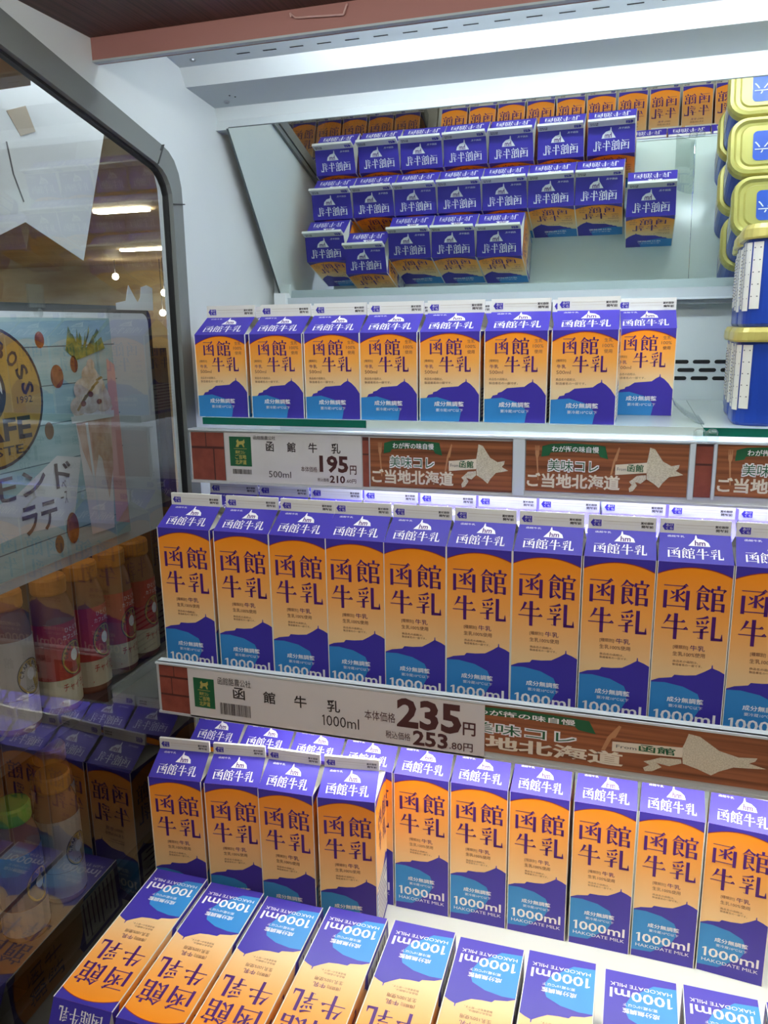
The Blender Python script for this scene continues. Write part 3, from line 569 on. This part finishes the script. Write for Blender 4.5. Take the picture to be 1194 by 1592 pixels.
for i in range(6): b.rect(fr, -.42, -.050+.052*i, .262, -.0485+.052*i, 'p_line', .0003)
b.poly(fr, [(-.42, -.03), (.02, .02), (.11, .062), (.16, .052), (.13, -.04), (.03, -.03), (-.42, -.06)], 'p_white', .0004)
b.ellipse(fr, .0, .150, .095, .090, 'p_ring', .0006, 48); b.ellipse(fr, .0, .150, .091, .086, 'p_gold', .0008, 48); b.ellipse(fr, -.012, .158, .040, .042, 'p_ring', .001); b.ellipse(fr, -.014, .160, .036, .038, 'p_white', .0012)
b.poly(fr, [(.000, .140), (.012, .128), (.024, .150), (.014, .165), (.004, .168)], 'p_ring', .0014)
for ch, a in zip('CRAFT BOSS', [165, 148, 132, 117, 103, 92, 68, 48, 28, 8]):
    if ch == ' ': continue
    a = math.radians(a); cu, cv = .068*math.cos(a), .150+.064*math.sin(a); ta = a-math.pi/2; w, h = .016, .022
    vs, fs, _ = text_mesh(ch, 0.03)
    b.grid([fr(cu+((x-.5)*w*math.cos(ta)-(y-.5)*h*math.sin(ta)), cv+((x-.5)*w*math.sin(ta)+(y-.5)*h*math.cos(ta)), .001) for x, y in vs], fs, 'p_ring')
b.text(fr, '1992', .046, .140, .074, .149, 'p_ring', .001); b.text(fr, 'CAFE', -.058, .094, .066, .124, 'p_ring', .001, .03); b.text(fr, 'TASTE', -.045, .076, .048, .088, 'p_ring', .001, .01)
for (u, v, a, b_, m) in ((.127, .170, .013, .016, 'p_nut'), (.100, .220, .009, .011, 'p_nut'), (.127, -.046, .013, .023, 'p_nut'), (.100, .098, .009, .012, 'p_choc'), (.096, -.062, .009, .013, 'p_choc'), (.165, .185, .008, .012, 'p_nut')): b.ellipse(fr, u, v, a, b_, m, .0006, 20)
for k in range(9): b.poly(fr, [(.170, .190), (.150+.011*k, .205+.012*((k*2) % 4)), (.160+.009*k, .238-.004*((k*3) % 5)), (.176+.003*k, .205)], 'p_leaf', .0006+.00003*k)
b.poly(fr, [(.240, .190), (.258, .180), (.262, -.07), (.228, -.06), (.232, .08)], 'p_pink', .0005)
b.poly(fr, [(.152, .118), (.242, .118), (.238, .10), (.222, -.068), (.168, -.066), (.156, .10)], 'p_glass', .0007)
b.poly(fr, [(.156, .104), (.238, .104), (.232, .02), (.200, .05), (.185, .012), (.164, .062)], 'p_latte', .0009)
b.poly(fr, [(.150, .116), (.244, .116), (.236, .140), (.222, .162), (.208, .178), (.196, .180), (.180, .168), (.162, .142)], 'p_cream', .0011)
for (u, v, a_, c_) in ((.165, .125, .018, .014), (.190, .128, .024, .016), (.222, .126, .020, .014), (.178, .148, .020, .016), (.208, .150, .021, .017), (.194, .168, .016, .014), (.200, .182, .009, .009)): b.ellipse(fr, u, v, a_, c_, 'p_cream', .0012+.0004*v, 18)
for k in range(5): b.poly(fr, [(.160+.012*k, .120+.010*k), (.164+.012*k, .118+.010*k), (.186+.010*k, .138+.006*k), (.182+.010*k, .141+.006*k)], 'p_gold', .0014)
for k in range(3): b.ellipse(fr, .176+.018*k, .128+.012*(k % 2), .006, .004, 'p_nut', .0016, 12)
b.poly(fr, [(.146, .112), (.246, .112), (.245, .102), (.147, .102)], 'p_white', .0013)
b.poly(fr, [(.176, .10), (.182, .10), (.190, -.05), (.186, -.05)], 'p_white', .0011)
b.poly(fr, [(.206, .05), (.222, .09), (.230, .02), (.216, -.02)], 'p_latte', .0011)
b.text(fr, 'アーモンド', -.130, .016, .135, .052, 'p_brush', .001, .015); b.text(fr, 'ラテ', .030, -.036, .098, .004, 'p_brush', .001, .02); b.text(fr, 'べ', .112, .014, .122, .026, 'p_brush', .001); b.text(fr, 'ース', .108, -.008, .122, .010, 'p_brush', .001)
tag(b.build('drink_poster'), 'pale blue plank poster with gold round badge and whipped cream latte', 'poster')
b = MB(); b.prism([(.286, .262), (.386, .262), (.388, .298), (.372, .302), (.356, .298), (.352, .282), (.344, .274), (.338, .280), (.322, .300), (.312, .276), (.286, .272)], 0, XB-.006, XB-.005, 'p_white'); tag(b.build('paper_cutout'), 'white cut-out paper shape along the top of the pale board', 'decoration')
b = MB(); b.box(XB-.004, .092, .262, XB-.001, .122, .292, 'clear'); b.tube((XB-.008, .107, .255), (XB+.002, .107, .255), .006, 'clear', 12); tag(b.build('sign_clip'), 'small clear plastic clip on top edge of pale board behind poster', 'clip')
M['tape'] = mat('tan_tape', (176, 162, 140), 0.5)
# pennant
b = MB(); X = -.35; prs = [(-.30, .375), (-.091, .463), (-.035, .483), (.015, .500), (.017, .518), (.150, .560), (.147, .521), (.144, .478), (.112, .40), (.078, .316), (.045, .328), (-.018, .351), (-.06, .333), (-.12, .30), (-.30, .28)]
b.prism(prs, 0, X-.0006, X, 'p_white'); b.prism([(-.029, .464), (.002, .476), (.014, .452), (-.011, .442)], 0, X, X+.0004, M['tape']); b.prism([(-.035, .432), (-.030, .400), (-.018, .372), (-.0165, .373), (-.028, .400), (-.033, .432)], 0, X, X+.0004, 'ink_grey'); tag(b.build('paper_pennant'), 'large white swallow-tailed paper pennant hanging beyond the glass pane', 'banner')
# bottles
M['b_cap'] = mat('orange_cap', (216, 150, 72), 0.4); M['b_red'] = mat('bottle_red_label', (186, 52, 48), 0.4); M['b_cream'] = mat('bottle_cream_label', (216, 206, 176), 0.45); M['b_tea'] = mat('milk_tea', (150, 104, 78), 0.25); M['b_gold'] = mat('bottle_gold_badge', (190, 160, 76), 0.4); M['b_green'] = mat('green_cap', (120, 200, 60), 0.4); M['b_navy'] = mat('navy_label', (44, 62, 116), 0.4); M['b_pale'] = mat('pale_label', (206, 198, 190), 0.45)
def make_bottle(kind, label, loc, group=None):
    t = thing('drink_bottle', label, 'bottle', loc, 0, group)
    r = .0325; n = 24; ring = lambda rr, z: [(rr*math.cos(2*math.pi*i/n), rr*math.sin(2*math.pi*i/n), z) for i in range(n)]
    b = MB(); b.loft([ring(r*.9, 0), ring(r, .006), ring(r, .140), ring(r*.94, .160), ring(r*.80, .175), ring(.022, .186), ring(.022, .192)], 'b_tea'); b.build('bottle_body', t, smooth=True)
    b = MB(); b.loft([ring(.0245, .184), ring(.0255, .187), ring(.0255, .206), ring(.0235, .210)], 'b_green' if kind == 'green' else 'b_cap'); b.build('cap', t, smooth=False)
    b = MB(); R2 = r+.0006
    top, low = {'red': ('b_red', 'b_cream'), 'pale': ('b_pale', 'b_pale'), 'green': ('b_navy', 'b_pale')}[kind]
    b.loft([ring(R2, .055), ring(R2, .142)], top, False, False); b.loft([ring(R2, .012), ring(R2, .0545)], low, False, False)
    fr = lambda u, v, e=0.0: ((R2+e)*math.cos(u/R2), (R2+e)*math.sin(u/R2), v)
    b.ellipse(fr, 0, .085, .021, .027, 'p_ring', .0004, 28); b.ellipse(fr, 0, .085, .0198, .0256, 'b_gold', .0006, 28); b.ellipse(fr, .000, .089, .0066, .0095, 'ink_white', .0009, 16)
    for ch, a in zip('CRAFT BOSS', [172, 150, 130, 112, 96, 88, 68, 48, 26, 6]):
        if ch == ' ': continue
        a = math.radians(a); cu, cv = .0148*math.cos(a), .086+.019*math.sin(a); ta = a-math.pi/2
        vs, fs, _ = text_mesh(ch, 0.02); b.grid([fr(cu+((x-.5)*.0042*math.cos(ta)-(y-.5)*.0062*math.sin(ta)), cv+((x-.5)*.0042*math.sin(ta)+(y-.5)*.0062*math.cos(ta)), .0010) for x, y in vs], fs, 'p_ring')
    b.text(fr, '分だけ', -.010, .064, .010, .071, 'p_ring', .001)
    if kind == 'red':
        b.text(fr, 'ひとくち', -.012, .127, .014, .135, 'ink_white', .0008); b.text(fr, 'カフェ気分', -.016, .116, .016, .124, 'ink_white', .0008); b.rect(fr, -.02, .1125, .02, .1135, 'ink_white', .0008)
        b.text(fr, 'チャイラテ', -.022, .035, .022, .048, 'b_red', .0008, .01); b.poly(fr, [(-.026, .018), (.026, .026), (.026, .029), (-.026, .021)], 'b_red', .0008)
    b.build('bottle_label', t)
    return t
def copy_bottle(src, loc, label, group):
    return dup(src, loc, (0, 0, 0), label, group)
BG = 'orange-capped bottles under the poster'
b0 = make_bottle('red', 'red-labelled drink bottle under the poster, closest to the shopper', (-.5, .122, -.3298), BG)
for i, y in enumerate((.195, .268, .335)): copy_bottle(b0, (-.5, y, -.3298), 'red-labelled drink bottle under the poster, %s along its row' % ('second', 'third', 'last')[i], BG)
make_bottle('pale', 'pale-labelled dark drink bottle beside the red-labelled bottles', (-.515, .048, -.3298), BG)
BL = 'bottles on the lower drinks shelf'
bp = make_bottle('pale', 'pale-labelled orange-capped bottle on lower drinks shelf beside the green-capped bottle', (-.50, .085, -.6298), BL)
copy_bottle(bp, (-.56, .150, -.6298), 'pale-labelled orange-capped bottle on lower drinks shelf, farther one', BL)
make_bottle('green', 'green-capped drink bottle with navy label on the lower drinks shelf', (-.50, .000, -.6298), BL)
for i, (x, y) in enumerate(((-.9, -1.35), (.7, -1.35), (-.9, -2.6), (.7, -2.6))):  # unseen lights added to brighten the carton fronts and the poster
    b = MB(); b.box(x, y-.11, 1.40, x+1.3, y+.11, 1.43, 'fill_aisle'); b.box(x-.02, y-.13, 1.43, x+1.32, y+.13, 1.47, 'white_metal')
    for q in (.2, 1.1): b.tube((x+q, y, 1.47), (x+q, y, 1.9), .004, 'ink_grey', 6)
    tag(b.build('added_aisle_light'), 'added unseen ceiling light over the aisle before the milk case, %s' % ('near row over the pane', 'near row over the tubs', 'far row over the pane', 'far row over the tubs')[i], 'light', 'added aisle lights')
# shop ceiling lamps: two seen through the pane, the rest added unseen for brightness
for i, (p, q) in enumerate((((-5.36, 7.03), (-4.73, 7.0)), ((-7.66, 10.78), (-6.79, 10.63)), ((-3.0, 7.0), (-2.2, 7.0)), ((-6.4, 4.2), (-5.6, 4.2)), ((-10.1, 7.6), (-9.3, 7.6)), ((-5.0, 11.5), (-4.2, 11.5)), ((-13.6, 11.8), (-12.9, 11.8)))):
    b = MB(); b.box(p[0], p[1]-.06, 1.47, q[0], p[1]+.06, 1.499, 'lamp_store'); tag(b.build('ceiling_light'), 'long bright ceiling light of the shop, %s from the pane' % ('second', 'fourth', 'first', 'added second in the side row', 'added third in the side row', 'third', 'added last in the side row')[i], 'light', 'shop ceiling lights')
for i, (x, y, z) in enumerate(((-8.88, 12.28, 1.2), (-7.9, 12.3, .89), (-8.15, 12.6, .545))):
    b = MB(); n = 14; b.loft([[(x+.06*math.sin(a)*math.cos(2*math.pi*k/n), y+.06*math.sin(a)*math.sin(2*math.pi*k/n), z-.06*math.cos(a)) for k in range(n)] for a in (.1, .6, 1.1, 1.57, 2.1, 2.6, 3.04)], 'lamp_store'); b.tube((x, y, z+.05), (x, y, 1.5), .006, 'ink_grey', 6)
    tag(b.build('globe_light', smooth=True), 'small round hanging light far beyond the pane, %s' % ('single one apart', 'upper of two', 'lower of two')[i], 'light', 'small round lights')
